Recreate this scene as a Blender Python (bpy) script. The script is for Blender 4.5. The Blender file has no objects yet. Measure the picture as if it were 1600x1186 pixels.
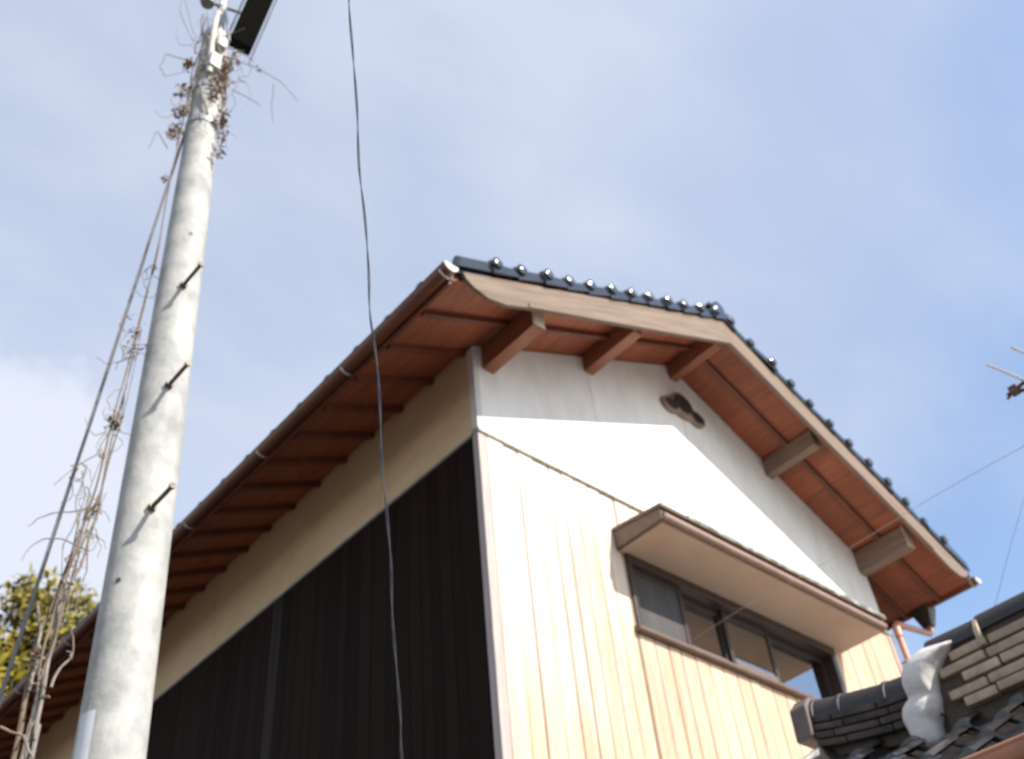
import bpy, bmesh, math, random
from mathutils import Vector, Matrix, noise
rnd = random.Random(7)
V = Vector
scene = bpy.context.scene
coll = scene.collection

# ------------------------------------------------------------------ camera
CAM = V((-4.3416, -4.7362, 1.6)); YAW, PITCH, ROLL, FPX = 0.7925, 0.7568, -0.1107, 1601.8
fw = V((math.sin(YAW)*math.cos(PITCH), math.cos(YAW)*math.cos(PITCH), math.sin(PITCH)))
rt0 = V((math.cos(YAW), -math.sin(YAW), 0)); up0 = rt0.cross(fw)
RT = rt0*math.cos(ROLL) + up0*math.sin(ROLL); UP = up0*math.cos(ROLL) - rt0*math.sin(ROLL)
cd = bpy.data.cameras.new('camera'); cam = bpy.data.objects.new('camera', cd); coll.objects.link(cam)
cd.sensor_width = 36; cd.lens = 36*FPX/1600; cd.clip_start = .05; cd.clip_end = 2000
cam.matrix_world = Matrix(((RT.x, UP.x, -fw.x, CAM.x), (RT.y, UP.y, -fw.y, CAM.y), (RT.z, UP.z, -fw.z, CAM.z), (0, 0, 0, 1)))
cd.dof.use_dof = True; cd.dof.focus_distance = 1.25
cd.dof.aperture_fstop = (cd.lens/1000)/.0048      # a soft hand-held phone shot focused short of the house
scene.camera = cam

# ------------------------------------------------------------------ sky, sun, exposure
SUN = V((.24, -1.0, .83)).normalized()            # towards the sun
w = bpy.data.worlds.new('World'); scene.world = w; w.use_nodes = True
nt = w.node_tree; nt.nodes.clear(); N = nt.nodes; L = nt.links
sky = N.new('ShaderNodeTexSky'); sky.sky_type = 'NISHITA'; sky.sun_disc = False
sky.sun_elevation = math.asin(SUN.z); sky.sun_rotation = math.atan2(SUN.x, SUN.y)
sky.air_density = 1.0; sky.dust_density = .8; sky.ozone_density = 1.5
geo = N.new('ShaderNodeTexCoord')
sep = N.new('ShaderNodeSeparateXYZ'); L.new(geo.outputs['Generated'], sep.inputs[0])
add = N.new('ShaderNodeMath'); add.operation = 'ADD'; L.new(sep.outputs[2], add.inputs[0]); add.inputs[1].default_value = .35
mx = N.new('ShaderNodeMath'); mx.operation = 'MAXIMUM'; L.new(add.outputs[0], mx.inputs[0]); mx.inputs[1].default_value = .1
dv = N.new('ShaderNodeVectorMath'); dv.operation = 'DIVIDE'; L.new(geo.outputs['Generated'], dv.inputs[0])
cmb = N.new('ShaderNodeCombineXYZ'); [L.new(mx.outputs[0], cmb.inputs[i]) for i in range(3)]
L.new(cmb.outputs[0], dv.inputs[1])
def wnoise(scale, detail, off, lo, hi, a, b):
    mp = N.new('ShaderNodeMapping'); mp.inputs['Location'].default_value = off; mp.inputs['Scale'].default_value = (1, 1.7, 1); mp.inputs['Rotation'].default_value = (0, 0, .7)
    L.new(dv.outputs[0], mp.inputs[0])
    n = N.new('ShaderNodeTexNoise'); n.inputs['Scale'].default_value = scale; n.inputs['Detail'].default_value = detail; n.inputs['Roughness'].default_value = .5
    L.new(mp.outputs[0], n.inputs[0])
    m = N.new('ShaderNodeMapRange'); m.interpolation_type = 'SMOOTHSTEP'; L.new(n.outputs[0], m.inputs[0])
    m.inputs[1].default_value = lo; m.inputs[2].default_value = hi; m.inputs[3].default_value = a; m.inputs[4].default_value = b
    return m
vn = wnoise(1.3, 4, (.4, .3, 0), .2, .8, -.5, .5)
# edge of a thin high veil that covers the western half of the sky
va = N.new('ShaderNodeVectorMath'); va.operation = 'DOT_PRODUCT'; L.new(geo.outputs['Generated'], va.inputs[0]); va.inputs[1].default_value = V((-.50, .20, .84)).normalized()
vs_ = N.new('ShaderNodeMath'); vs_.operation = 'MULTIPLY_ADD'; L.new(vn.outputs[0], vs_.inputs[0]); vs_.inputs[1].default_value = .30; L.new(va.outputs['Value'], vs_.inputs[2])
veil = N.new('ShaderNodeMapRange'); veil.interpolation_type = 'SMOOTHSTEP'; L.new(vs_.outputs[0], veil.inputs[0])
veil.inputs[1].default_value = .0; veil.inputs[2].default_value = .58; veil.inputs[3].default_value = .10; veil.inputs[4].default_value = .58
# a cumulus bank low over the end of the street
dt = N.new('ShaderNodeVectorMath'); dt.operation = 'DOT_PRODUCT'; L.new(geo.outputs['Generated'], dt.inputs[0])
bank = V((math.sin(math.radians(6))*math.cos(math.radians(29)), math.cos(math.radians(6))*math.cos(math.radians(29)), math.sin(math.radians(29))))
dt.inputs[1].default_value = bank
bn = N.new('ShaderNodeTexNoise'); bn.inputs['Scale'].default_value = 5; bn.inputs['Detail'].default_value = 5; bn.inputs['Roughness'].default_value = .55; L.new(geo.outputs['Generated'], bn.inputs[0])
bs = N.new('ShaderNodeMath'); bs.operation = 'MULTIPLY_ADD'; L.new(bn.outputs[0], bs.inputs[0]); bs.inputs[1].default_value = .11; L.new(dt.outputs['Value'], bs.inputs[2])
bm_ = N.new('ShaderNodeMapRange'); bm_.interpolation_type = 'SMOOTHSTEP'; L.new(bs.outputs[0], bm_.inputs[0])
bm_.inputs[1].default_value = .992; bm_.inputs[2].default_value = 1.024; bm_.inputs[3].default_value = 0; bm_.inputs[4].default_value = .97
wisp = wnoise(3.4, 8, (1.7, .2, .5), .35, .75, -.05, .17)      # fine streaks in the veil
vw_ = N.new('ShaderNodeMath'); vw_.operation = 'ADD'; L.new(veil.outputs[0], vw_.inputs[0]); L.new(wisp.outputs[0], vw_.inputs[1])
m1 = N.new('ShaderNodeMath'); m1.operation = 'MAXIMUM'; L.new(vw_.outputs[0], m1.inputs[0]); L.new(bm_.outputs[0], m1.inputs[1])
mixc = N.new('ShaderNodeMix'); mixc.data_type = 'RGBA'
L.new(m1.outputs[0], mixc.inputs['Factor']); L.new(sky.outputs[0], mixc.inputs['A']); mixc.inputs['B'].default_value = (3.05, 3.22, 3.70, 1)
bg = N.new('ShaderNodeBackground'); bg.inputs[1].default_value = .15; L.new(mixc.outputs['Result'], bg.inputs[0])
wo = N.new('ShaderNodeOutputWorld'); L.new(bg.outputs[0], wo.inputs[0])
ld = bpy.data.lights.new('sun', 'SUN'); ld.energy = 4.2; ld.angle = math.radians(.53); ld.color = (1, .945, .86)
sun = bpy.data.objects.new('sun', ld); coll.objects.link(sun); sun.rotation_euler = SUN.to_track_quat('Z', 'Y').to_euler(); sun.location = (0, -20, 20)
scene.view_settings.view_transform = 'Standard'; scene.view_settings.look = 'None'
scene.view_settings.gamma = 1; scene.view_settings.exposure = .85; scene.view_settings.use_curve_mapping = False
scene.cycles.max_bounces = 8

# ------------------------------------------------------------------ pixel helpers (real distances are given)
def ray(px, py):
    return (fw + RT*((px-800)/FPX) - UP*((py-593)/FPX)).normalized()
def at(px, py, r):                   # point at horizontal distance r
    d = ray(px, py); return CAM + d*(r/math.hypot(d.x, d.y))
def atz(px, py, z):                  # point at depth z
    d = ray(px, py); return CAM + d*(z/d.dot(fw))
def on(px, py, ax, val):             # point on an axis plane
    d = ray(px, py); return CAM + d*((val-CAM[ax])/d[ax])

# ------------------------------------------------------------------ materials
MATS = {}
def mat(name, col, col2=None, rough=.7, scale=6, stretch=(1, 1, 1), lo=.35, hi=.65, bump=0, bscale=None, var=0, spec=.5, metal=0, detail=6, ior=None, island=0, fine=0, coat=0, roty=0):
    if name in MATS: return MATS[name]
    m = bpy.data.materials.new(name); m.use_nodes = True; n = m.node_tree.nodes; l = m.node_tree.links
    b = n['Principled BSDF']; b.inputs['Roughness'].default_value = rough; b.inputs['Metallic'].default_value = metal
    b.inputs['Specular IOR Level'].default_value = spec
    if ior: b.inputs['IOR'].default_value = ior
    if coat: b.inputs['Coat Weight'].default_value = coat; b.inputs['Coat Roughness'].default_value = .12
    tc = n.new('ShaderNodeTexCoord'); mp = n.new('ShaderNodeMapping'); mp.inputs['Scale'].default_value = stretch
    oi = n.new('ShaderNodeObjectInfo')
    sc = n.new('ShaderNodeVectorMath'); sc.operation = 'SCALE'; sc.inputs[3].default_value = 37
    ccc = n.new('ShaderNodeCombineXYZ'); [l.new(oi.outputs['Random'], ccc.inputs[i]) for i in range(3)]
    l.new(ccc.outputs[0], sc.inputs[0]); ad = n.new('ShaderNodeVectorMath'); ad.operation = 'ADD'
    l.new(tc.outputs['Object'], ad.inputs[0]); l.new(sc.outputs[0], ad.inputs[1]); vr0 = n.new('ShaderNodeVectorRotate'); vr0.rotation_type = 'Y_AXIS'; vr0.inputs['Angle'].default_value = roty; l.new(ad.outputs[0], vr0.inputs[0]); l.new(vr0.outputs[0], mp.inputs[0])
    nz = n.new('ShaderNodeTexNoise'); nz.inputs['Scale'].default_value = scale; nz.inputs['Detail'].default_value = detail; nz.inputs['Roughness'].default_value = .6
    l.new(mp.outputs[0], nz.inputs[0])
    mr = n.new('ShaderNodeMapRange'); l.new(nz.outputs[0], mr.inputs[0]); mr.inputs[1].default_value = lo; mr.inputs[2].default_value = hi
    mixn = n.new('ShaderNodeMix'); mixn.data_type = 'RGBA'; l.new(mr.outputs[0], mixn.inputs['Factor'])
    mixn.inputs['A'].default_value = (*col, 1); mixn.inputs['B'].default_value = (*(col2 or col), 1)
    out = mixn.outputs['Result']
    if var or island:
        hs = n.new('ShaderNodeHueSaturation'); l.new(out, hs.inputs['Color'])
        vr = n.new('ShaderNodeMapRange'); v_ = var or island
        if island:
            gi = n.new('ShaderNodeNewGeometry'); l.new(gi.outputs['Random Per Island'], vr.inputs[0])
        else: l.new(oi.outputs['Random'], vr.inputs[0])
        vr.inputs[3].default_value = 1-v_; vr.inputs[4].default_value = 1+v_; l.new(vr.outputs[0], hs.inputs['Value'])
        out = hs.outputs[0]
    l.new(out, b.inputs['Base Color'])
    # uneven gloss
    rr = n.new('ShaderNodeMapRange'); l.new(nz.outputs[0], rr.inputs[0]); rr.inputs[1].default_value = .3; rr.inputs[2].default_value = .7
    rr.inputs[3].default_value = max(.02, rough*.85); rr.inputs[4].default_value = min(1, rough*1.15); l.new(rr.outputs[0], b.inputs['Roughness'])
    if bump:
        n2 = n.new('ShaderNodeTexNoise'); n2.inputs['Scale'].default_value = bscale or scale*4; n2.inputs['Detail'].default_value = 5; l.new(mp.outputs[0], n2.inputs[0])
        bp = n.new('ShaderNodeBump'); bp.inputs['Strength'].default_value = bump; bp.inputs['Distance'].default_value = .01
        l.new(n2.outputs[0], bp.inputs['Height']); l.new(bp.outputs[0], b.inputs['Normal'])
    MATS[name] = m; return m
M_plaster = mat('white_plaster', (.82, .80, .765), (.68, .65, .605), .85, 2.0, (2.2, 1, .7), .38, .8, .15, 60, .02)
M_frieze = mat('cream_plaster', (.64, .455, .27), (.54, .375, .215), .85, 1.6, (1, 1, 2), bump=.15, bscale=50, var=.03)
M_plank = mat('pale_cedar', (.57, .41, .285), (.36, .215, .13), .8, 3, (16, 16, .45), .45, .85, .4, 9, .12, spec=.2)
def grade_plank(m):  # plank colour runs paler to the upper left, browner to the lower right
    n = m.node_tree.nodes; l = m.node_tree.links; b = n['Principled BSDF']
    src = b.inputs['Base Color'].links[0].from_socket
    ge = n.new('ShaderNodeNewGeometry'); sp = n.new('ShaderNodeSeparateXYZ'); l.new(ge.outputs['Position'], sp.inputs[0])
    mp = n.new('ShaderNodeMapping'); mp.inputs['Scale'].default_value = (5, 1, .55); l.new(ge.outputs['Position'], mp.inputs[0])
    nz = n.new('ShaderNodeTexNoise'); nz.inputs['Scale'].default_value = 1.3; nz.inputs['Detail'].default_value = 5; l.new(mp.outputs[0], nz.inputs[0])
    a = n.new('ShaderNodeMath'); a.operation = 'MULTIPLY_ADD'; l.new(sp.outputs[0], a.inputs[0]); a.inputs[1].default_value = -.16; l.new(nz.outputs[0], a.inputs[2])
    c = n.new('ShaderNodeMath'); c.operation = 'MULTIPLY_ADD'; l.new(sp.outputs[2], c.inputs[0]); c.inputs[1].default_value = .22; l.new(a.outputs[0], c.inputs[2])
    mr = n.new('ShaderNodeMapRange'); mr.interpolation_type = 'SMOOTHSTEP'; l.new(c.outputs[0], mr.inputs[0]); mr.inputs[1].default_value = 1.32; mr.inputs[2].default_value = 2.08; mr.inputs[3].default_value = .05; mr.inputs[4].default_value = .93
    mx = n.new('ShaderNodeMix'); mx.data_type = 'RGBA'; l.new(mr.outputs[0], mx.inputs['Factor']); l.new(src, mx.inputs['A']); mx.inputs['B'].default_value = (.74, .695, .64, 1)
    # knots and dark specks
    vo = n.new('ShaderNodeTexVoronoi'); vo.inputs['Scale'].default_value = 3.2; mp2 = n.new('ShaderNodeMapping'); mp2.inputs['Scale'].default_value = (1.6, .01, .75); l.new(ge.outputs['Position'], mp2.inputs[0]); l.new(mp2.outputs[0], vo.inputs[0])
    kr = n.new('ShaderNodeMapRange'); l.new(vo.outputs['Distance'], kr.inputs[0]); kr.inputs[1].default_value = .03; kr.inputs[2].default_value = .075; kr.inputs[3].default_value = .55; kr.inputs[4].default_value = 0
    m2 = n.new('ShaderNodeMix'); m2.data_type = 'RGBA'; l.new(kr.outputs[0], m2.inputs['Factor']); l.new(mx.outputs['Result'], m2.inputs['A']); m2.inputs['B'].default_value = (.23, .12, .065, 1)
    l.new(m2.outputs['Result'], b.inputs['Base Color'])
grade_plank(M_plank)
M_char = mat('charred_cedar', (.0125, .0070, .0048), (.026, .0150, .0105), .7, 3, (22, 22, .30), .42, .8, .4, 8, .22, spec=.05)
M_corner = mat('corner_board', (.40, .335, .305), (.32, .26, .235), .6, 4, (8, 8, .5), var=0)
M_brown = mat('red_brown_paint', (.34, .098, .042), (.215, .058, .026), .6, 3, (9, 1.0, 9), .3, .75, .3, 14, .16)
M_rafter = mat('dark_brown_paint', (.17, .050, .025), (.12, .034, .018), .55, 4, (1, 3, 1), bump=.1, bscale=30, var=.1)
M_purlin = mat('purlin_wood', (.30, .115, .062), (.21, .072, .038), .6, 3, (12, 1, 12), .3, .7, .2, 10, .1)
M_endcap = mat('beam_end_cap', (.70, .60, .49), (.55, .45, .36), .6, 9)
M_bargeLR = {g: mat('weathered_barge_wood_%d' % g, (.225, .166, .126), (.135, .097, .072), .8, 2.2, (.7, 8, 16), .35, .72, .35, 7, .04, spec=.25, roty=g*math.atan(.49)) for g in (-1, 1)}
M_gutter = mat('brown_gutter', (.16, .056, .028), (.12, .042, .022), .35, 3, (6, 1, 6), var=.05)
M_gcap = mat('pale_metal', (.62, .58, .50), (.5, .46, .40), .4, 12)
M_hook = mat('zinc_hook', (.5, .46, .43), (.36, .31, .28), .35, 20, metal=.6)
M_tile = mat('glazed_roof_tile', (.012, .014, .018), (.022, .024, .028), .07, 6, lo=.3, hi=.7, bump=.02, bscale=14, var=.3, ior=1.8)
M_tile2 = mat('smoked_roof_tile', (.020, .019, .021), (.045, .038, .034), .20, 9, lo=.3, hi=.75, bump=.2, bscale=22, var=.3, ior=1.6)
M_noshi = mat('sandy_ridge_tile', (.47, .355, .25), (.26, .195, .135), .85, 14, lo=.3, hi=.75, bump=.35, bscale=40, var=.14)
M_noshid = mat('dark_ridge_tile', (.065, .045, .032), (.034, .025, .020), .8, 10, bump=.3, bscale=30, var=.2)
M_mortar = mat('ridge_clay', (.055, .040, .029), (.10, .072, .05), .95, 12, bump=.6, bscale=30)
M_shikkui = mat('lime_plaster', (.62, .585, .55), (.40, .375, .35), .9, 9, lo=.42, hi=.8, bump=.5, bscale=24)
M_belt = mat('belt_flashing', (.40, .38, .30), (.26, .22, .15), .5, 9, (2, 1, 1), .4, .6)
M_frame = mat('bronze_window_frame', (.050, .034, .028), (.040, .028, .024), .35, 12, spec=.5)
M_rail = mat('window_rail', (.16, .115, .09), (.13, .095, .075), .45, 12)
M_hood = mat('hood_fascia', (.150, .098, .072), (.118, .076, .056), .5, 5, (3, 3, 3), bump=.1, bscale=20)
M_hoodlip = mat('hood_lip', (.33, .225, .17), (.26, .175, .13), .5, 5)
M_hoodsof = mat('hood_soffit', (.43, .322, .245), (.38, .28, .21), .8, 1.5, bump=.08, bscale=30)
M_patina = mat('copper_patina', (.14, .105, .08), (.44, .48, .40), .6, 7, (1, 6, 6), .5, .60, .2, 30)
M_copper = mat('copper_brown_pipe', (.50, .23, .145), (.40, .18, .115), .4, 6)
M_funnel = mat('rain_hopper', (.035, .025, .022), (.05, .036, .03), .4, 6)
M_crest = mat('crest_face', (.022, .014, .011), (.016, .010, .008), .6, 10)
M_creste = mat('crest_edge', (.30, .225, .175), (.24, .175, .13), .7, 10)
M_pole = mat('pole_concrete', (.40, .39, .36), (.24, .245, .235), .7, 8, (1, 1, .8), .36, .68, .25, 40, detail=8)
M_steel = mat('galvanised_steel', (.42, .42, .42), (.3, .3, .3), .4, 14, metal=.5)
M_step = mat('step_bolt_steel', (.10, .08, .05), (.06, .05, .04), .5, 20, metal=.4)
M_white = mat('white_vinyl', (.55, .53, .48), (.36, .34, .30), .45, 12)
M_box = mat('black_cable_box', (.004, .0033, .003), (.007, .0055, .005), .8, 8, spec=.06)
M_wire = mat('grey_black_cable', (.06, .062, .072), (.10, .103, .118), .45, 30)
M_wireg = mat('grey_wire', (.33, .32, .32), (.26, .25, .25), .4, 30)
M_vine = mat('dry_vine_bark', (.20, .14, .095), (.12, .085, .06), .85, 12, bump=.4, bscale=40)
M_vineg = mat('grey_vine_bark', (.25, .22, .19), (.16, .14, .12), .85, 12, bump=.4, bscale=40)
M_vinel = mat('dry_vine_leaf', (.27, .185, .115), (.16, .10, .06), .85, 14, island=.4)
M_leaf = mat('tree_leaf', (.27, .205, .016), (.12, .110, .014), .6, 1.1, lo=.38, hi=.66, island=.45)
M_bark = mat('tree_bark', (.12, .09, .065), (.07, .055, .04), .9, 6, (6, 6, 1), bump=.5)
M_ground = mat('street_asphalt', (.070, .066, .061), (.09, .085, .078), .9, .6, bump=.3, bscale=60)
M_base = mat('concrete_footing', (.36, .35, .33), (.28, .27, .25), .9, 3, bump=.2)
M_screen = mat('insect_screen', (.055, .050, .050), (.040, .036, .036), .7, 3, (10, 10, .7), .3, .7)
M_ant = mat('antenna_aluminium', (.55, .50, .46), (.42, .38, .34), .4, 20, metal=.4)
M_rust = mat('rusty_clamp', (.13, .055, .035), (.08, .035, .025), .7, 20)
M_room = mat('dim_room_curtain', (.10, .085, .07), (.07, .06, .05), .9, 4, (12, 1, .6))
gm = bpy.data.materials.new('window_glass'); gm.use_nodes = True; n = gm.node_tree.nodes; l = gm.node_tree.links; n.clear()
o_ = n.new('ShaderNodeOutputMaterial'); ms = n.new('ShaderNodeMixShader'); gl = n.new('ShaderNodeBsdfGlossy'); gl.inputs['Roughness'].default_value = .02; gl.inputs['Color'].default_value = (.86, .87, .88, 1)
tr = n.new('ShaderNodeBsdfTransparent'); tr.inputs[0].default_value = (.72, .70, .67, 1)
fr = n.new('ShaderNodeFresnel'); fr.inputs[0].default_value = 1.9; fa = n.new('ShaderNodeMath'); fa.operation = 'ADD'; fa.use_clamp = True; fa.inputs[1].default_value = .30
l.new(fr.outputs[0], fa.inputs[0]); l.new(fa.outputs[0], ms.inputs[0]); l.new(tr.outputs[0], ms.inputs[1]); l.new(gl.outputs[0], ms.inputs[2]); l.new(ms.outputs[0], o_.inputs[0])
M_glass = gm

# ------------------------------------------------------------------ mesh helpers
class MB:
    def __init__(s): s.v = []; s.f = []; s.m = []
    def add(s, vs, fs, mi=0):
        k = len(s.v); s.v += [V(p) for p in vs]; s.f += [tuple(i+k for i in f) for f in fs]; s.m += [mi]*len(fs); return s
    def box(s, a, b, mi=0):
        (x0, y0, z0), (x1, y1, z1) = a, b
        return s.add([(x0, y0, z0), (x1, y0, z0), (x1, y1, z0), (x0, y1, z0), (x0, y0, z1), (x1, y0, z1), (x1, y1, z1), (x0, y1, z1)],
                     [(0, 3, 2, 1), (4, 5, 6, 7), (0, 1, 5, 4), (1, 2, 6, 5), (2, 3, 7, 6), (3, 0, 4, 7)], mi)
    def hexa(s, p, mi=0):            # 8 points, bottom ring then top ring
        return s.add(p, [(0, 3, 2, 1), (4, 5, 6, 7), (0, 1, 5, 4), (1, 2, 6, 5), (2, 3, 7, 6), (3, 0, 4, 7)], mi)
    def prism(s, poly, ax, a, b, mi=0):   # poly of 2d points extruded along axis ax from a to b
        def P(q, t):
            return (t, q[0], q[1]) if ax == 0 else (q[0], t, q[1]) if ax == 1 else (q[0], q[1], t)
        k = len(poly)
        return s.add([P(q, a) for q in poly]+[P(q, b) for q in poly],
                     [tuple(range(k)), tuple(range(2*k-1, k-1, -1))]+[(i, (i+1) % k, k+(i+1) % k, k+i) for i in range(k)], mi)
    def tube(s, pts, rad, seg=8, mi=0, cap=True):
        pts = [V(p) for p in pts]; k = len(pts)
        if not isinstance(rad, (list, tuple)): rad = [rad]*k
        rings = []; prev = None
        for i, p in enumerate(pts):
            t = (pts[min(i+1, k-1)]-pts[max(i-1, 0)]).normalized()
            if prev is None:
                a = V((0, 0, 1)) if abs(t.z) < .9 else V((1, 0, 0)); u = t.cross(a).normalized()
            else: u = (prev-t*prev.dot(t)).normalized()
            prev = u; w_ = t.cross(u)
            rings.append([p+(u*math.cos(2*math.pi*j/seg)+w_*math.sin(2*math.pi*j/seg))*rad[i] for j in range(seg)])
        fs = [(i*seg+j, i*seg+(j+1) % seg, (i+1)*seg+(j+1) % seg, (i+1)*seg+j) for i in range(k-1) for j in range(seg)]
        if cap: fs += [tuple(range(seg-1, -1, -1)), tuple((k-1)*seg+j for j in range(seg))]
        return s.add([p for r in rings for p in r], fs, mi)
    def sheet(s, rows, mi=0):
        nc = len(rows[0]); vs = [p for r in rows for p in r]
        return s.add(vs, [(i*nc+j, i*nc+j+1, (i+1)*nc+j+1, (i+1)*nc+j) for i in range(len(rows)-1) for j in range(nc-1)], mi)
WP = {}                               # world position of every object that may carry parts
def mesh(name, mb, mats, o=(0, 0, 0), smooth=False, bevel=0):
    me = bpy.data.meshes.new(name); o = V(o)
    me.from_pydata([p-o for p in mb.v], [], mb.f)
    for m in (mats if isinstance(mats, (list, tuple)) else [mats]): me.materials.append(m)
    me.polygons.foreach_set('material_index', mb.m)
    b = bmesh.new(); b.from_mesh(me); bmesh.ops.recalc_face_normals(b, faces=b.faces)
    if bevel:
        es = [e for e in b.edges if len(e.link_faces) == 2 and e.calc_face_angle(0) > .6]
        bmesh.ops.bevel(b, geom=es, offset=bevel, segments=2, profile=.6, affect='EDGES', clamp_overlap=True)
    b.to_mesh(me); b.free()
    if smooth:
        me.polygons.foreach_set('use_smooth', [True]*len(me.polygons))
        try: me.set_sharp_from_angle(angle=math.radians(42))
        except Exception: pass
    me.update(); return me
def put(name, me, pos, parent=None, rot=(0, 0, 0), label=None, kind=None):
    o = bpy.data.objects.new(name, me); coll.objects.link(o); pos = V(pos)
    if parent is not None: o.parent = parent; o.location = pos-WP[parent.name]
    else: o.location = pos
    o.rotation_euler = rot; WP[o.name] = pos.copy()
    if label: o['label'] = label
    if kind: o['kind'] = kind
    return o
def part(name, mb, mats, parent, pos=None, smooth=False, bevel=0, label=None, kind=None):
    if pos is None:
        lo = V((min(p[i] for p in mb.v) for i in range(3))); hi = V((max(p[i] for p in mb.v) for i in range(3))); pos = (lo+hi)/2
    return put(name, mesh(name, mb, mats, pos, smooth, bevel), pos, parent, label=label, kind=kind)
def thing(name, pos, label, cat, group=None):
    o = bpy.data.objects.new(name, None); coll.objects.link(o); o.location = pos; WP[o.name] = V(pos)
    o['label'] = label; o['category'] = cat; o.empty_display_size = .3
    if group: o['group'] = group
    return o
def tag(o, label, cat): o['label'] = label; o['category'] = cat; return o

# ------------------------------------------------------------------ ground
g = MB().add([(-400, -400, 0), (400, -400, 0), (400, 400, 0), (-400, 400, 0)], [(0, 1, 2, 3)])
gr = part('ground', g, M_ground, None, (0, 0, 0)); gr['kind'] = 'structure'

M_bounce = mat('bounce_concrete', (.47, .45, .415), (.38, .36, .33), .9, .8, bump=.2, bscale=40)
bounce = part('bounce_slab', MB().box((-1.4, -14, -.1), (14, -.02, .012)), M_bounce, None, (6, -7, 0)); bounce['kind'] = 'structure'  # unseen pale slab, added to bounce sunlight up to the gable soffit
# ------------------------------------------------------------------ the house
W_, LEN = 6.0, 12.0; ZB = 7.13        # gable width, length, belt height
house = thing('house', (0, 0, 0), 'two storey gabled house with white plaster gable, pale plank front and charred black side', 'house')
def roofz(x, c): return c-.5*abs(x-3)
SOF, GO, EO = 9.63, .805, .87          # soffit plane at ridge, gable and eave overhangs
part('footing', MB().box((.03, .03, -.05), (W_-.03, LEN-.03, .45)), M_base, house)
core = MB()                            # wall core behind all the cladding
core.prism([(.05, .4), (W_-.05, .4), (W_-.05, roofz(.05, SOF)-.02), (3, SOF-.02), (.05, roofz(.05, SOF)-.02)], 1, .30, LEN-.05)
core.box((.05, .05, .4), (W_-.05, .30, 5.6)); core.box((.05, .05, 5.6), (1.5, .30, 7.0)); core.box((4.7, .05, 5.6), (W_-.05, .30, 7.0))
part('wall', core, M_room, house)
# gable plaster panels with open joints
seams = [.0, 1.535, 3.01, 4.47, 6.0]
for i in range(4):
    a, b = seams[i]+.0035, seams[i+1]-.0035
    if i == 0: a = .0
    if i == 3: b = 6.0
    zb = 6.56 if True else ZB
    p = [(a, ZB-.02), (b, ZB-.02), (b, roofz(b, SOF-.01)), (a, roofz(a, SOF-.01))]
    part('plaster_panel', MB().prism(p, 1, -.012+.002*(i % 2), .06), M_plaster, house, bevel=.003)
# side frieze panels
ys = [.062, 1.36, 2.86, 4.36, 5.86, 7.36, 8.86, 10.36, LEN]
for i in range(len(ys)-1):
    part('frieze_panel', MB().box((-.012+.0015*(i % 2), ys[i]+.003, ZB-.03), (.05, ys[i+1]-.003, 8.13)), M_frieze, house, bevel=.003)
# pale planks on the gable
WX0, WX1, WZ0, WZ1 = 1.58, 4.58, 5.74, 6.50
x = .062; k = 0
while x < W_-.10:
    wd = min(rnd.choice((.15, .17, .185, .2)), W_-.075-x); x1 = x+wd
    if W_-.075-x1 < .08: x1 = W_-.075
    spans = [(.45, ZB-.035)]
    if x1 > WX0-.01 and x < WX1+.01:
        spans = [(.45, WZ0-.01), (WZ1+.02, ZB-.035)]
        if x < WX0-.012: x1 = WX0-.012; spans = [(.45, ZB-.035)]
        elif x1 > WX1+.012:
            if x < WX1: x1 = WX1+.012
    d = rnd.uniform(-.004, .006)
    for z0, z1 in spans:
        g0 = rnd.uniform(.0022, .0042); pr = [(x+g0, .05), (x+g0, -.014-d), (x+.010, -.022-d), (x1-.010, -.022-d), (x1-g0, -.014-d), (x1-g0, .05)]
        part('plank', MB().prism(pr, 2, z0, z1), M_plank, house)
    x = x1+.001; k += 1
part('belt_course', MB().prism([(-.045, ZB-.045), (-.050, ZB-.028), (-.006, ZB+.022), (.03, ZB+.022), (.03, ZB-.045)], 0, -.03, W_+.03), M_belt, house, bevel=.003)
part('side_belt', MB().prism([(-.035, ZB-.05), (-.038, ZB-.03), (-.004, ZB-.012), (.03, ZB-.012), (.03, ZB-.05)], 1, .045, LEN), mat('grey_drip_edge', (.24, .22, .20), (.17, .155, .14), .5, 6, (1, 2, 1)), house)
# charred planks on the side, one of them weathered paler
M_fade = mat('faded_char', (.011, .0075, .006), (.045, .034, .029), .75, 1.2, (16, 16, .5), .42, .7, .5, 8, spec=.12)
y = .065
while y < LEN:
    wd = rnd.choice((.12, .15, .18, .21)); y1 = min(y+wd, LEN); d = rnd.uniform(-.005, .006)
    pr = [(.05, y+.0010), (-.016-d*.4, y+.0010), (-.020-d*.4, y+.006), (-.020-d*.4, y1-.006), (-.016-d*.4, y1-.0010), (.05, y1-.0010)]
    part('charred_plank', MB().prism(pr, 2, .45, ZB-.055), M_fade if abs(y-2.92) < .09 else M_char, house); y = y1+.001
# corner boards
part('corner_board', MB().box((-.028, -.030, .45), (.056, .045, ZB-.046)), M_corner, house, bevel=.006)
part('corner_board', MB().box((W_-.075, -.034, .45), (W_+.030, .05, ZB-.046)), M_corner, house, bevel=.006)
part('corner_bead', MB().box((-.016, -.018, ZB+.025), (.048, .060, 8.10)), mat('corner_bead', (.62, .60, .57), (.56, .54, .51), .8, 4), house, bevel=.006)
part('wall', MB().box((W_-.06, .061, .45), (W_, LEN, 8.12)), M_char, house)
part('wall', MB().box((0, LEN-.051, .45), (W_-.061, LEN+.01, 8.1)), M_char, house)
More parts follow.
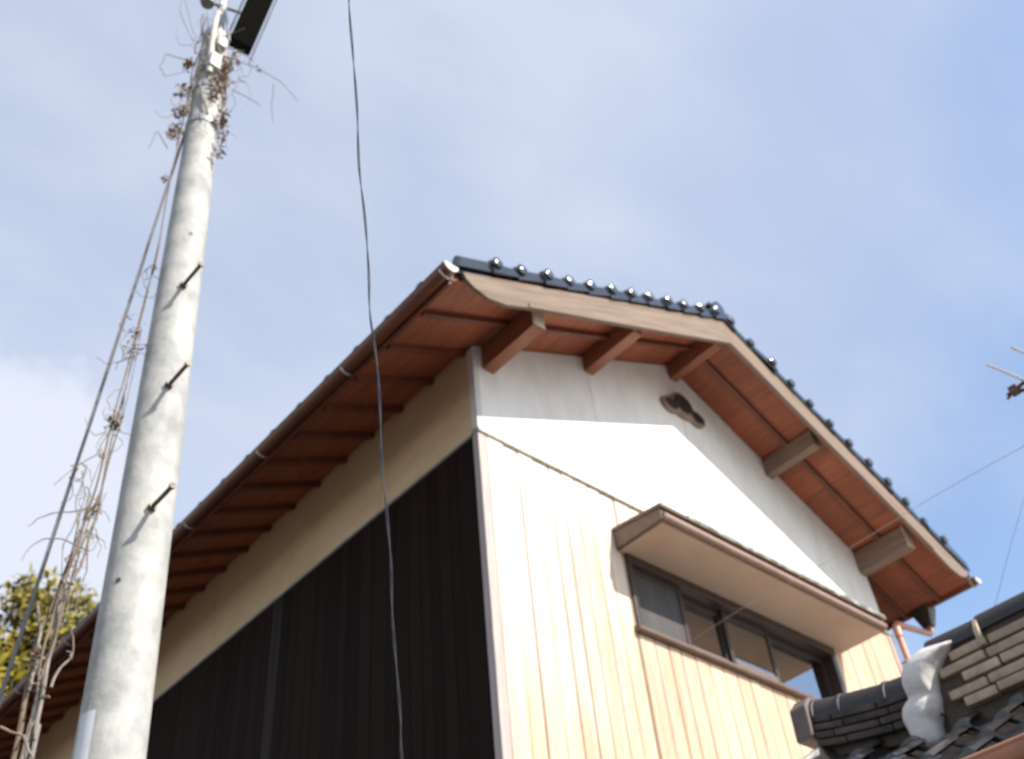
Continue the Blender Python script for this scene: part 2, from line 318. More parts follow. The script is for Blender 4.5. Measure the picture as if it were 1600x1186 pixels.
# purlins
M_purlin2 = mat('weathered_purlin', (.27, .185, .135), (.17, .105, .072), .7, 3, (12, 1, 12), .3, .7, .3, 10, .1)
def purlin(xc, zb, wd, h, cl, yend=-.68):
    p = part('purlin', MB().box((xc-wd/2, yend, zb), (xc+wd/2, .25, zb+h)), M_purlin2 if xc > 4 else M_purlin, house, bevel=.006)
    part('end_cap', MB().box((xc-wd/2-.006, yend-.012, zb+.012), (xc+wd/2+.006, yend-.001, zb+h+.004)), cl, p, bevel=.002)
purlin(.165, 7.89, .125, .28, M_endcap); purlin(W_-.075, 7.87, .125, .28, M_endcap)
M_cap2 = mat('dull_end_cap', (.23, .19, .15), (.17, .14, .11), .6, 9)
for xc, zb in ((1.55, 8.66), (3.02, 9.39), (4.47, 8.66)): purlin(xc, zb, .115, .22, M_cap2, -.70)
# roof deck, soffit boards and rafters
for sgn in (-1, 1):
    def X(t): return 3+sgn*t
    TE = 3+EO
    # soffit boards run along the ridge
    t = 0.0
    while t < TE-.01:
        t1 = min(t+.298, TE); gap = .001; dz = rnd.uniform(0, .004)
        mb = MB(); cs = [(X(t+gap), SOF-.5*(t+gap)+dz), (X(t1-gap), SOF-.5*(t1-gap)+dz), (X(t1-gap), SOF-.5*(t1-gap)+.03), (X(t+gap), SOF-.5*(t+gap)+.03)]
        part('soffit_board', mb.prism(cs, 1, -GO+.03, LEN+.6), M_brown, house)
        t = t1
    part('roof_deck', MB().prism([(X(0), SOF+.032), (X(TE), SOF+.032-.5*TE), (X(TE), SOF+.075-.5*TE), (X(0), SOF+.075)], 1, -GO+.02, LEN+.62), M_rafter, house)
    y = -.375
    while y < LEN+.5:
        h = .062
        t0 = .06 if y < 0 else 2.7
        part('rafter', MB().prism([(X(t0), SOF-.001-.5*t0), (X(TE-.02), SOF-.001-.5*(TE-.02)), (X(TE-.02), SOF-h-.5*(TE-.02)), (X(t0), SOF-h-.5*t0)], 1, y-.024, y+.024), M_rafter, house)
        y += .463
    # eave fascia
    e0 = SOF-.5*TE
    part('eave_fascia', MB().prism([(X(TE+.001), e0-.045), (X(TE+.026), e0-.045), (X(TE+.026), e0+.085), (X(TE+.001), e0+.085)], 1, -GO+.04, LEN+.6), M_rafter, house)
    # barge board with a swept foot
    top = lambda t: 9.655-.493*t
    bot = lambda t: 9.292-.474*t
    pts = [(X(0), top(0))]+[(X(3.80), top(3.80))]
    pts += [(X(3.77), top(3.80)-.06), (X(3.70), 7.675), (X(3.55), 7.640), (X(3.36), bot(3.36)-.012), (X(3.1), bot(3.1)), (X(0), bot(0))]
    part('barge_board', MB().prism(pts, 1, -GO-.035, -GO), M_bargeLR[-sgn], house, bevel=.004)
    part('barge_moulding', MB().prism([(X(0), bot(0)-.001), (X(3.1), bot(3.1)-.001), (X(3.1), bot(3.1)+.055), (X(0), bot(0)+.055)], 1, -GO-.048, -GO-.036), M_bargeLR[-sgn], house, bevel=.003)
    part('tile_batten', MB().prism([(X(0), top(0)+.002), (X(TE), top(TE)+.002), (X(TE), top(TE)+.035), (X(0), top(0)+.035+.03), (X(0), top(0)+.035)][:2]+[(X(TE-.05), top(TE-.05)+.08), (X(0), top(0)+.08)], 1, -GO-.024, -GO+.10), M_tile, house)
    # verge tiles: a roll with a lip over a hanging apron, one per course
    mb = MB(); c, s_ = math.cos(math.atan(.486)), math.sin(math.atan(.486))
    prof = [(-.02, .040), (.15, .043), (.240, .045), (.252, .050), (.260, .057), (.270, .064), (.285, .071), (.305, .074), (.325, .071), (.340, .063), (.350, .050), (.356, .032), (.357, .01)]
    rings = []
    for u, r in prof:
        ring = []
        for j in range(19):
            a = math.pi*(j/18)*1.6-.95
            yy, zz = -r*math.cos(a), r*math.sin(a)
            ring.append((sgn*(u*c+zz*s_), yy, -u*s_+zz*c))
        rings.append(ring)
    mb.sheet(rings); mb.add(rings[-1], [tuple(range(19))]); mb.add(rings[0], [tuple(range(19))])
    fl = []
    for u, dy in ((0, 0), (.352, .010)):
        for dz in (-.098-dy*2.4, -.02):
            for yy in (-.050-dy, -.030-dy): fl.append((sgn*(u*c+dz*0), yy, -u*s_+dz))
    mb.add(fl, [(0, 1, 3, 2), (4, 6, 7, 5), (0, 4, 5, 1), (2, 3, 7, 6), (0, 2, 6, 4), (1, 5, 7, 3)])
    Rd = .125; dome = [[(sgn*(.308*c+rr3*math.cos(b_)), -.092+Rd-math.sqrt(Rd*Rd-rr3*rr3), -.308*s_+rr3*math.sin(b_)) for b_ in [2*math.pi*q/20 for q in range(21)]] for rr3 in (.001, .012, .024, .036, .046, .053)]
    dome.append([(p[0], -.05, p[2]) for p in dome[-1]]); mb.sheet(dome)
    vt = mesh('verge_tile', mb, M_tile, (0, 0, 0), True)
    for i in range(12):
        t = -.150+.302*i
        put('verge_tile', vt, (X(t)+rnd.uniform(-.006, .006), -GO-.005+rnd.uniform(-.006, .006), 9.765-.486*t+rnd.uniform(-.004, .004)), house, (rnd.uniform(-.06, .06), rnd.uniform(-.012, .012), rnd.uniform(-.05, .05)))
    cm_ = MB().tube([(X(3.44), -GO-.01, 9.768-.486*3.44), (X(3.84), -GO-.01, 9.768-.486*3.84)], .05, 14).prism([(X(3.46), 9.675-.486*3.46), (X(3.85), 9.675-.486*3.85), (X(3.85), 9.76-.486*3.85), (X(3.46), 9.76-.486*3.46)], 1, -GO-.055, -GO-.035)
    part('corner_tile', cm_, M_tile, house, smooth=True)
    # pan tiles of the roof field
    rows = []
    cnt = 12
    wv = .445
    for i in range(cnt*2):
        t = .1+(i//2)*.302 + (0 if i % 2 == 0 else .302)
        lift = .0 if i % 2 == 0 else .028
        row = []; ny = int((LEN+1.2)/wv*8)
        for j in range(ny+1):
            yy = -GO+.09+(LEN+1.2)*j/ny; ph = (yy-.449)/wv*2*math.pi
            row.append((X(t), yy, 9.70-.486*t+.03*math.cos(ph)+.008*math.cos(2*ph)+lift+.02))
        rows.append(row)
    part('roof_tile_field', MB().sheet(rows), M_tile, house, smooth=True, kind='stuff')
    # eave tiles, each with its rolled front edge
    mb = MB(); fr_, bk = [], []
    for j in range(13):
        q = j/12; yy = (q-.5)*(wv-.004); ph = yy/wv*2*math.pi
        z = .034*math.cos(ph)+.010*math.cos(2*ph)
        fr_.append((sgn*.0, yy, z)); bk.append((-sgn*.33, yy, z+.33*.486-.02))
    lowf = [(p[0], p[1], p[2]-.045) for p in fr_]
    mb.sheet([lowf, fr_, bk])
    rr_ = [(sgn*.006+0, .055*math.cos(a), .012+.055*math.sin(a)) for a in [2*math.pi*q/14 for q in range(14)]]
    mb.add(rr_+[(p[0]-sgn*.03, p[1], p[2]) for p in rr_], [tuple(range(14))]+[(q, (q+1) % 14, 14+(q+1) % 14, 14+q) for q in range(14)])
    et = mesh('eave_tile', mb, M_tile, (0, 0, 0), True)
    y = .449-2*wv
    while y < LEN+.4:
        put('eave_tile', et, (X(TE+.055), y, 9.765-.486*(TE+.055)+rnd.uniform(-.006, .006)), house, (rnd.uniform(-.02, .02), 0, rnd.uniform(-.02, .02))); y += wv
    # half-round gutter with end cap and hooks
    gx, gz, R_ = X(TE+.075), 7.735, .066
    mb = MB(); ro = []
    for yy in (-.86, LEN+.6):
        ro.append([(gx+R_*math.cos(a), yy, gz+R_*math.sin(a)) for a in [math.pi+math.pi*q/14 for q in range(15)]])
    mb.sheet(ro)
    ri = [[(gx+(p[0]-gx)*.93, p[1], gz+(p[2]-gz)*.93) for p in r] for r in ro]; mb.sheet([ri[0][::-1], ri[1][::-1]])
    for q in (0, 14):
        mb.tube([(ro[0][q][0], -.86, gz), (ro[0][q][0], LEN+.6, gz)], .007, 6)
    gt = part('gutter', mb, M_gutter, house, smooth=True)
    arc = [(gx+R_*1.05*math.cos(a), gz+R_*1.05*math.sin(a)) for a in [math.pi+math.pi*q/14 for q in range(15)]]
    part('gutter_end_cap', MB().prism(arc, 1, -.873, -.859), M_gcap, gt)
    yh = -.795
    while yh < LEN+.5:
        ps = [(gx-sgn*(.072)*math.cos(a), yh, gz-.004+.074*math.sin(a)) for a in [math.pi*1.62+math.pi*.62*-q/8 if False else math.pi*(1.15+.80*q/8) for q in range(9)]]
        ps += [(X(TE+.026), yh, gz+.02)] if False else []
        hk = MB().tube(ps, .0085, 6)
        hk.tube([ps[0], (X(TE+.02), yh, gz+.02)], .0085, 6)
        part('gutter_hook', hk, M_hook, gt, smooth=True); yh += 1.338
# ridge: course tiles and a round cap with disc end
part('ridge_course', MB().box((2.86, -GO-.02, 9.74), (3.14, LEN+.6, 9.80)), M_tile, house, bevel=.008)
part('ridge_course', MB().box((2.88, -GO-.035, 9.803), (3.12, LEN+.6, 9.85)), M_tile, house, bevel=.008)
y = -GO-.05
mb = MB().tube([(0, 0, 0), (0, .03, 0), (0, .033, 0), (0, .36, 0)], [.088, .088, .078, .074], 16)
rc = mesh('ridge_cap', mb, M_tile, (0, 0, 0), True)
while y < LEN+.3: put('ridge_cap', rc, (3, y, 9.86), house); y += .335
# gable crest
def lobes():
    P = []
    for q in range(64):
        a = 2*math.pi*q/64; best = 0
        d = V((math.cos(a), math.sin(a)))
        for cx, cz, rx, rz in ((0, .055, .17, .165), (-.21, -.04, .135, .105), (.21, -.04, .135, .105), (0, -.06, .16, .07)):
            # farthest ray hit with the ellipse
            A = (d.x/rx)**2+(d.y/rz)**2; B = -2*(d.x*cx/rx**2+d.y*cz/rz**2); Cc = (cx/rx)**2+(cz/rz)**2-1
            D_ = B*B-4*A*Cc
            if D_ >= 0: best = max(best, (-B+math.sqrt(D_))/(2*A))
        P.append((d.x*best, d.y*best))
    return P
lp = lobes(); cx_, cz_ = 3.02, 8.935
cr = part('gable_crest', MB().prism([(cx_+p[0], cz_+p[1]) for p in lp], 1, -.062, -.006), M_creste, house, bevel=.004)
for ox, oz, rx, rz in ((0, .058, .148, .125), (-.222, -.04, .098, .072), (.222, -.04, .098, .072)):
    part('crest_petal', MB().prism([(cx_+ox+rx*math.cos(q*math.pi/14), cz_+oz+rz*math.sin(q*math.pi/14)*(1 if oz > 0 else 1-.25*math.cos(q*math.pi/14)*(1 if ox > 0 else -1))) for q in range(28)], 1, -.076, -.060), M_crest, cr, bevel=.006)
# window hood
HX0, HX1, HY, HZ = 1.46, 4.80, -.59, 6.655
hood = part('window_hood', MB().hexa([(HX0+.03, HY+.03, 6.505), (HX1-.03, HY+.03, 6.505), (HX1-.03, -.024, 6.505), (HX0+.03, -.024, 6.505), (HX0+.03, HY+.03, 6.62), (HX1-.03, HY+.03, 6.62), (HX1-.03, -.024, 6.68), (HX0+.03, -.024, 6.68)]), M_hood, house)
part('hood_soffit', MB().box((HX0+.045, HY+.055, 6.497), (HX1-.045, -.026, 6.504)), M_hoodsof, hood)
part('hood_roof', MB().hexa([(HX0, HY, 6.622), (HX1, HY, 6.622), (HX1, -.023, 6.690), (HX0, -.023, 6.690), (HX0, HY, 6.660), (HX1, HY, 6.660), (HX1, -.023, 6.725), (HX0, -.023, 6.725)]), M_hood, hood, bevel=.004)
part('hood_flashing', MB().box((HX0+.35, HY-.006, 6.6635), (HX1+.004, HY+.05, 6.672)), M_patina, hood)
part('hood_flashing', MB().box((HX0+.35, HY-.0065, 6.634), (HX1+.004, HY-.0005, 6.663)), M_patina, hood)
part('hood_lip', MB().tube([(HX0+.03, HY+.022, 6.548), (HX1-.03, HY+.022, 6.548)], .030, 10), M_hoodlip, hood, smooth=True)
part('hood_fascia', MB().hexa([(HX0+.012, HY+.03, 6.515), (HX0+.029, HY+.03, 6.515), (HX0+.029, -.0235, 6.515), (HX0+.012, -.0235, 6.515), (HX0+.012, HY+.03, 6.619), (HX0+.029, HY+.03, 6.619), (HX0+.029, -.0235, 6.685), (HX0+.012, -.0235, 6.685)]), M_hood, hood)
# window
win = part('window', MB().box((WX0-.008, -.055, WZ1-.085), (WX1+.008, .16, WZ1)).box((WX0-.008, -.045, WZ0+.052), (WX0+.042, .16, WZ1-.086)).box((WX1-.06, -.045, WZ0+.052), (WX1+.008, .16, WZ1-.086)), M_frame, house, bevel=.004)
part('sill', MB().prism([(-.085, WZ0), (-.090, WZ0+.03), (-.040, WZ0+.05), (.16, WZ0+.05), (.16, WZ0)], 0, WX0-.05, WX1+.05), M_hood, win, bevel=.004)
xs = [WX0+.042, 2.275, 2.90, 3.57, WX1-.062]
for i in range(4):
    a, b = xs[i], xs[i+1]; yy = (.012, .085, .045, .085)[i]; rl = (.035, .13, .13, .03)[i]
    z0, z1 = WZ0+.051, WZ1-.087
    st = .045
    sa = MB().box((a-.012, yy-.016, z0), (a+st-.012, yy+.016, z1)).box((b-st+.012, yy-.016, z0), (b+.012, yy+.016, z1)).box((a+st-.012, yy-.014, z1-.05), (b-st+.012, yy+.014, z1))
    s1 = part('sash', sa, M_frame, win, bevel=.003)
    part('bottom_rail', MB().box((a+st-.011, yy-.018, z0), (b-st+.011, yy+.014, z0+rl)), M_frame if i == 0 else M_rail, s1, bevel=.004)
    part('insect_screen' if i == 0 else 'pane', MB().box((a+st-.013, yy-.003, z0+rl-.004), (b-st+.013, yy+.003, z1-.049)), M_screen if i == 0 else M_glass, s1)
    if i == 0:
        part('pane', MB().box((a+st-.013, .083, z0+.06), (b-st+.013, .088, z1-.049)), M_glass, s1)
cur = MB(); rws = []
for z in (WZ0+.02, WZ1-.02):
    rws.append([(WX0+.05+(WX1-WX0-.1)*j/120, .225+.018*math.sin(j*.83)+.01*math.sin(j*.31), z) for j in range(121)])
part('curtain', cur.sheet(rws), M_room, win, smooth=True)
# rain hopper and downpipe at the far corner
hx = 6.945
part('rain_hopper', MB().hexa([(hx-.05, -.16, 7.46), (hx+.05, -.16, 7.46), (hx+.05, -.04, 7.46), (hx-.05, -.04, 7.46), (hx-.10, -.23, 7.69), (hx+.10, -.23, 7.69), (hx+.10, .03, 7.69), (hx-.10, .03, 7.69)]), M_funnel, house, bevel=.01)
dp = [(hx, -.10, 7.47), (hx, -.10, 7.40), (hx-.05, -.10, 7.36), (6.15, -.10, 7.24), (6.085, -.10, 7.20), (6.06, -.10, 7.12), (6.06, -.10, .2)]
pp = part('downpipe', MB().tube(dp, .036, 12), M_copper, house, smooth=True)
part('pipe_elbow', MB().tube([(6.22, -.10, 7.249), (6.12, -.10, 7.235), (6.075, -.10, 7.19), (6.06, -.10, 7.06)], .046, 12), M_copper, pp, smooth=True)
for z in (6.75, 5.2, 3.5): part('pipe_bracket', MB().tube([(6.06, -.10, z), (6.06, -.10, z+.03)], .043, 12).box((6.03, -.062, z), (6.05, -.02, z+.02)), M_hook, pp)

# ------------------------------------------------------------------ low tiled outbuilding in front of the gable
XR = .28
ob = thing('outbuilding', (XR, -4.2, 0), 'low outbuilding with dark tiled roof and thick sandy ridge below the gable', 'outbuilding')
S2 = .57; YE, YN = -2.11, -6.6; XE = -.72
def sori(y): return .15*max(0, (y+3.0)/.89)**2
def roof2(x, y): return 3.51+sori(y)-S2*abs(XR-x)
part('wall', MB().box((-.32, YN+.3, 0), (.88, YE-.35, 2.95)), mat('earth_wall', (.42, .35, .27), (.33, .27, .20), .9, 3, bump=.3), ob)
for sg in (-1, 1):
    rows = [[(XR+sg*t, YN+(YE-YN)*j/24, roof2(XR+sg*t, YN+(YE-YN)*j/24)-.05) for j in range(25)] for t in (0, .5, 1.0)]
    under = [[(p[0], p[1], p[2]-.05) for p in r] for r in rows]
    part('roof_deck', MB().sheet(rows).sheet([r[::-1] for r in under]), M_rafter, ob)
# pan tiles, each its own piece
TW, TL = .262, .225
def pantile(sg):
    mb = MB(); n_ = 14
    def prof(q): # roll on one side, pan on the other
        return .030*math.cos(2*math.pi*(q-.12))+.010*math.cos(4*math.pi*(q-.12))
    top, topb, bot = [], [], []
    for j in range(n_+1):
        q = j/n_; yy = (q-.5)*(TW+.03)
        top.append((0, yy, prof(q)+.024)); topb.append((-sg*(TL+.05), yy, prof(q)+(TL+.05)*S2)); bot.append((-sg*.004, yy, prof(q)-.002))
    mb.sheet([bot, top, topb])
    return mesh('roof_tile', mb, M_tile2, (0, 0, 0), True)
for sg in (-1, 1):
    pt = pantile(sg); r = 0
    t = .26
    while t < 1.1:
        y = YE-.17
        while y > YN+.1:
            x_ = XR+sg*t; e = .02
            sl = (sori(y+e)-sori(y-e))/(2*e)
            put('roof_tile', pt, (x_, y, roof2(x_, y)+.005+rnd.uniform(-.004, .004)), ob, (math.atan(sl)+rnd.uniform(-.02, .02), rnd.uniform(-.02, .02), rnd.uniform(-.02, .02))); y -= TW
        t += TL
# verge flashing at the near house end, eave gutter
vg = MB().hexa([(XR, YE-.03, roof2(XR, YE)-.03), (XE-.02, YE-.03, roof2(XE-.02, YE)-.03), (XE-.02, YE+.03, roof2(XE-.02, YE)-.03), (XR, YE+.03, roof2(XR, YE)-.03),
                (XR, YE-.03, roof2(XR, YE)+.05), (XE-.02, YE-.03, roof2(XE-.02, YE)+.05), (XE-.02, YE+.03, roof2(XE-.02, YE)+.05), (XR, YE+.03, roof2(XR, YE)+.05)])
part('verge_flashing', vg, mat('lead_grey_flashing', (.42, .40, .38), (.32, .30, .285), .45, 6), ob, bevel=.01)
gz2 = 1.6+.374*(XE+4.34)
mb = MB(); ro = [[(XE-.03+.05*math.cos(a), yy, gz2+.05*math.sin(a)) for a in [math.pi+math.pi*q/12 for q in range(13)]] for yy in (YN, YE)]
mb.sheet(ro); mb.tube([(XE-.08, YN, gz2), (XE-.08, YE, gz2)], .008, 6)
part('gutter', mb, M_copper, ob, smooth=True)
# thick ridge: five courses of sandy ridge tiles
JY = -2.80
ridge = part('ridge_core', MB().box((XR-.105, YN, 3.42), (XR+.105, JY, 3.83)), M_mortar, ob)
CH = .057
for c_ in range(5):
    z = 3.515+c_*CH; y = JY-.03-(0 if c_ % 2 else .07)-rnd.uniform(0, .05); hw = .150-.006*c_
    first = True
    while y > YN:
        ln = rnd.uniform(.235, .275) if not first else rnd.uniform(.14, .26); first = False
        nb = MB().box((-hw, -ln/2+.006, 0), (hw, ln/2-.006, CH-.015))
        me = mesh('ridge_tile', nb, M_noshi, (0, 0, 0), True, .007)
        put('ridge_tile', me, (XR+rnd.uniform(-.006, .006), y-ln/2, z+rnd.uniform(-.002, .003)), ridge, (rnd.uniform(-.012, .012), rnd.uniform(-.02, .02), rnd.uniform(-.02, .02)))
        y -= ln
def halfcap(r, ln, m, lip=True):
    mb = MB(); rows = []
    for u, k_ in ((0, 1.0), (ln, .96)):
        rows.append([(r*k_*math.cos(a)*1.05, -u, r*k_*math.sin(a)) for a in [math.pi*q/14 for q in range(15)]])
    mb.sheet(rows); mb.add(rows[0], [tuple(range(15))]); mb.add(rows[1], [tuple(range(15))])
    return mesh('ridge_cap', mb, m, (0, 0, 0), True)
M_cap = mat('matt_ridge_cap', (.016, .013, .014), (.030, .025, .025), .55, 8, bump=.2, bscale=25, var=.2)
c1 = halfcap(.118, .275, M_cap); y = JY-.02; i = 0
coll_mb = MB(); rw = []
for u, rr2 in ((0, .12), (.008, .131), (.026, .131), (.034, .12)):
    rw.append([(rr2*math.cos(a)*1.06, -u, rr2*math.sin(a)-.02) for a in [-.35+(math.pi+.7)*q/16 for q in range(17)]])
coll_mb.sheet(rw); cme = mesh('cap_collar', coll_mb, M_noshi, (0, 0, 0), True)
while y > YN:
    cp = put('ridge_cap', c1, (XR, y, 3.815+rnd.uniform(-.004, .004)), ridge, (rnd.uniform(-.02, .02), 0, rnd.uniform(-.02, .02)))
    if i > 0: put('cap_collar', cme, (XR, y+.016, 3.815), ridge)
    y -= .272; i += 1
# thin end ridge, curving up to its end slab
low = part('end_ridge_core', MB().hexa([(XR-.075, JY, 3.45), (XR+.075, JY, 3.45), (XR+.075, YE-.02, 3.60), (XR-.075, YE-.02, 3.60), (XR-.075, JY, 3.74), (XR+.075, JY, 3.74), (XR+.075, YE-.02, 3.83), (XR-.075, YE-.02, 3.83)]), M_mortar, ob)
for c_ in range(4):
    y = JY+.01+(.06 if c_ % 2 else 0)
    while y < YE-.05:
        y1 = min(y+.25, YE-.015); ym = (y+y1)/2; zz = lambda q: 3.535+sori(q)*.75+c_*.044
        hw = .122-.008*c_
        nb = MB().hexa([(XR-hw, y+.004, zz(y)), (XR+hw, y+.004, zz(y)), (XR+hw, y1-.004, zz(y1)), (XR-hw, y1-.004, zz(y1)), (XR-hw, y+.004, zz(y)+.033), (XR+hw, y+.004, zz(y)+.033), (XR+hw, y1-.004, zz(y1)+.033), (XR-hw, y1-.004, zz(y1)+.033)])
        part('ridge_tile', nb, M_noshid, low, bevel=.006, smooth=True); y = y1
y = JY+.02
while y < YE-.02:
    y1 = min(y+.255, YE-.01); mb = MB(); rows = []
    for yy, k_ in ((y, .97), (y1-.02, 1.0), (y1-.018, 1.04), (y1, 1.04)):
        rows.append([(XR+.098*k_*math.cos(a), yy, 3.695+sori(yy)*.75+.118*k_*math.sin(a)) for a in [math.pi*q/14 for q in range(15)]])
    mb.sheet(rows); mb.add(rows[-1], [tuple(range(15))]); part('ridge_cap', mb, M_cap, low, smooth=True); y = y1
part('ridge_end_slab', MB().prism([(XR-.13, 3.70), (XR+.13, 3.70), (XR+.12, 3.87), (XR+.06, 3.93), (XR-.06, 3.93), (XR-.12, 3.87)], 1, YE-.012, YE+.09), mat('brown_end_tile', (.135, .095, .08), (.10, .07, .06), .6, 8), ob, bevel=.012)
# white lime plaster end of the thick ridge
sils = ([(1486, 994), (1472, 1020), (1462, 1044), (1460, 1068), (1462, 1088), (1440, 1100), (1420, 1094), (1410, 1074), (1407, 1050), (1415, 1026), (1436, 1007)],
        [(1464, 1084), (1466, 1106), (1460, 1126), (1466, 1156), (1458, 1192), (1438, 1180), (1424, 1150), (1412, 1128), (1411, 1108), (1420, 1092), (1440, 1082)])
pc = V((XR, JY, 3.65)); pmb = MB()
for sil in sils:
    lay = []; ps = [on(px, py, 0, .13) for px, py in sil]; ns = len(ps); cy_ = sum(p.y for p in ps)/ns; cz2 = sum(p.z for p in ps)/ns
    for x_, k_ in ((.055, .30), (.066, .58), (.090, .82), (.135, 1.0), (.40, 1.0), (.44, .8)):
        lay.append([V((x_+.35*max(0, p.z-3.74)*k_, cy_+(p.y-cy_)*k_, cz2+(p.z-cz2)*k_)) for p in ps])
    pmb.add([p for r in lay for p in r], [(i*ns+j, i*ns+(j+1) % ns, (i+1)*ns+(j+1) % ns, (i+1)*ns+j) for i in range(5) for j in range(ns)]+[tuple(range(ns)), tuple(range(5*ns, 6*ns))])
pe = put('plaster_end', mesh('plaster_end', pmb, M_shikkui, pc), pc, ob)
md = pe.modifiers.new('r', 'REMESH'); md.mode = 'VOXEL'; md.voxel_size = .010; md.use_smooth_shade = True
sm = pe.modifiers.new('s', 'SMOOTH'); sm.factor = .5; sm.iterations = 5

# ------------------------------------------------------------------ television antenna, its lead and guy wire
A0 = at(1585, 610, 4.75)
mast_xy = V((XR+.02, A0.y-.55, 0))
ant = thing('television_antenna', (mast_xy.x, mast_xy.y, 3.9), 'aluminium television antenna with brown clamp on a thin mast above the sandy tiled ridge', 'antenna')
part('mast', MB().tube([(mast_xy.x, mast_xy.y, 3.85), (mast_xy.x, mast_xy.y, A0.z+.25)], .016, 10), M_ant, ant, smooth=True)
hubp = V((mast_xy.x, mast_xy.y, A0.z-.12))
part('boom', MB().tube([A0, V((mast_xy.x, mast_xy.y, A0.z-.40))], .011, 8), M_rust, ant, smooth=True)
part('clamp', MB().box(A0-V((.022, .022, .022)), A0+V((.022, .022, .022))).tube([at(1574, 624, 4.75), A0, at(1592, 604, 4.75)], .008, 6), M_rust, ant, bevel=.006)
for p0, p1 in (((1543, 570), (1680, 628)), ((1581, 543), (1720, 604)), ((1625, 520), (1755, 578)), ((1668, 498), (1790, 552))):
    part('element', MB().tube([at(*p0, 4.8), at(*p1, 4.65)], .0075, 8), M_ant, ant, smooth=True)
part('boom', MB().tube([at(1574, 618, 4.75), A0, V((mast_xy.x, mast_xy.y, A0.z+.10))], .010, 8), M_rust, ant, smooth=True)
wend = on(1076, 1004, 1, -.05)
wpx = [(1600, 697), (1520, 741), (1440, 787), (1330, 855), (1245, 905), (1160, 950)]
dist = [4.75, 5.2, 5.7, 6.4, 7.0, 7.6]
wp = [V((mast_xy.x, mast_xy.y, 5.2))]+[at(*p, d) for p, d in zip(wpx, dist)]+[wend]
lead = part('antenna_lead', MB().tube(wp, .0018, 6), M_wireg, None, (mast_xy.x, mast_xy.y, 5.2), True)
tag(lead, 'thin grey antenna lead wire running across the gable to the window under the hood', 'wire')
guy0, guy1 = V((mast_xy.x, mast_xy.y, 5.15)), on(1547, 975, 0, XR)
gp = [guy0, at(1600, 780, 4.75), at(1575, 868, 4.72), guy1]
gw = part('guy_wire', MB().tube(gp, .0012, 6), M_wireg, None, tuple(guy1), True)
tag(gw, 'hair thin guy wire dropping from the antenna mast to the sandy ridge', 'wire')

# ------------------------------------------------------------------ utility pole
PB, PD = V((-2.732, -.938, 0)), V((-.0398, .0141, 1))
def ax(z): return PB+PD*z
def prad(z): return (.2695-.01495*(z-3.38))/2
ZT = 8.80
pole = thing('utility_pole', tuple(PB), 'tall mottled grey concrete utility pole with step bolts beside the charred wall', 'utility pole')
zs = [i*.2 for i in range(-2, int(ZT/.2)+1)]+[ZT]
part('shaft', MB().tube([ax(z) for z in zs], [prad(z) for z in zs], 40), M_pole, pole, tuple(PB), True)
part('pole_cap', MB().tube([ax(ZT-.02), ax(ZT+.03), ax(ZT+.05)], [prad(ZT)+.004, prad(ZT)+.004, prad(ZT)-.03], 32), M_steel, pole, smooth=True)
for z in (8.30, 8.05, 7.62):
    part('band', MB().tube([ax(z), ax(z+.06)], prad(z)+.008, 32), M_steel, pole, smooth=True)
pdir = V((.80, -.60, .04)).normalized()
for px, py in ((285, 446), (262, 603), (235, 795)):
    z = at(px, py, 4.0).z; r_ = prad(z); tgt = at(px, py, 4.0)
    # surface point nearest the bolt root
    c_ = ax(z); n_ = V((tgt.x-c_.x, tgt.y-c_.y, 0)); n_.normalize(); root = c_+n_*(r_-.01)
    tc_ = (CAM-c_); tc_.z = 0; tc_.normalize(); out = (tc_*.95+V((-tc_.y, tc_.x, 0))*.36+V((0, 0, .02))).normalized()
    b_ = part('step_bolt', MB().tube([root, root+out*.20], .0105, 10).tube([root+out*.196, root+out*.208], .016, 10), M_step, pole, smooth=True)
    part('nut', MB().tube([root+out*.012, root+out*.034], .022, 6), M_step, b_)
for z in (6.44, 4.1, 2.9):
    tgt = at(299, 363, 4.0); c_ = ax(z); n_ = V((tgt.x-c_.x, tgt.y-c_.y, 0)).normalized(); root = c_+n_*(prad(z)-.004)
    part('bolt_hole', MB().tube([root, root+n_*.007], .012, 10), M_step, pole)
# name plate band low on the pole
z0, z1 = 2.62, 3.52; mb = MB(); rows = []
a0 = math.atan2(-.35, -1.0)
for z in (z0, z1):
    c_ = ax(z); rows.append([c_+V((math.cos(a), math.sin(a), 0))*(prad(z)+.004) for a in [a0-.28+.56*q/8 for q in range(9)]])
part('number_plate', mb.sheet(rows), mat('faded_plate', (.62, .63, .64), (.52, .53, .55), .5, 10), pole, smooth=True)
# top hardware: white conduit, braces, upper mast
t0 = ax(8.78)
cdir = (CAM-t0); cdir.z = 0; cdir.normalize(); side = V((-cdir.y, cdir.x, 0))
if side.dot(RT) < 0: side = -side
part('conduit', MB().tube([ax(8.15)+cdir*.13-side*.02, ax(8.55)+cdir*.125-side*.03, ax(8.80)+cdir*.12-side*.03, ax(9.05)+cdir*.10-side*.02, ax(9.12)+cdir*.06], [.022]*5, 12), M_white, pole, smooth=True)
part('junction_box', MB().box((-.04, -.04, 0), (.04, .04, .17)), M_white, pole, bevel=.012).location = (ax(8.30)+cdir*.125+side*.0)-PB
part('junction_box', MB().box((-.038, -.04, 0), (.038, .04, .13)), M_white, pole, bevel=.02).location = (ax(8.58)+cdir*.12+side*.03)-PB
part('upper_mast', MB().tube([ax(8.6)+side*.02, ax(9.9)+side*.02], .028, 12), M_steel, pole, smooth=True)
for s_ in (-.06, .09):
    part('brace', MB().tube([ax(8.72)+side*s_+cdir*.09, ax(9.45)+side*.02], .010, 8), M_steel, pole, smooth=True)
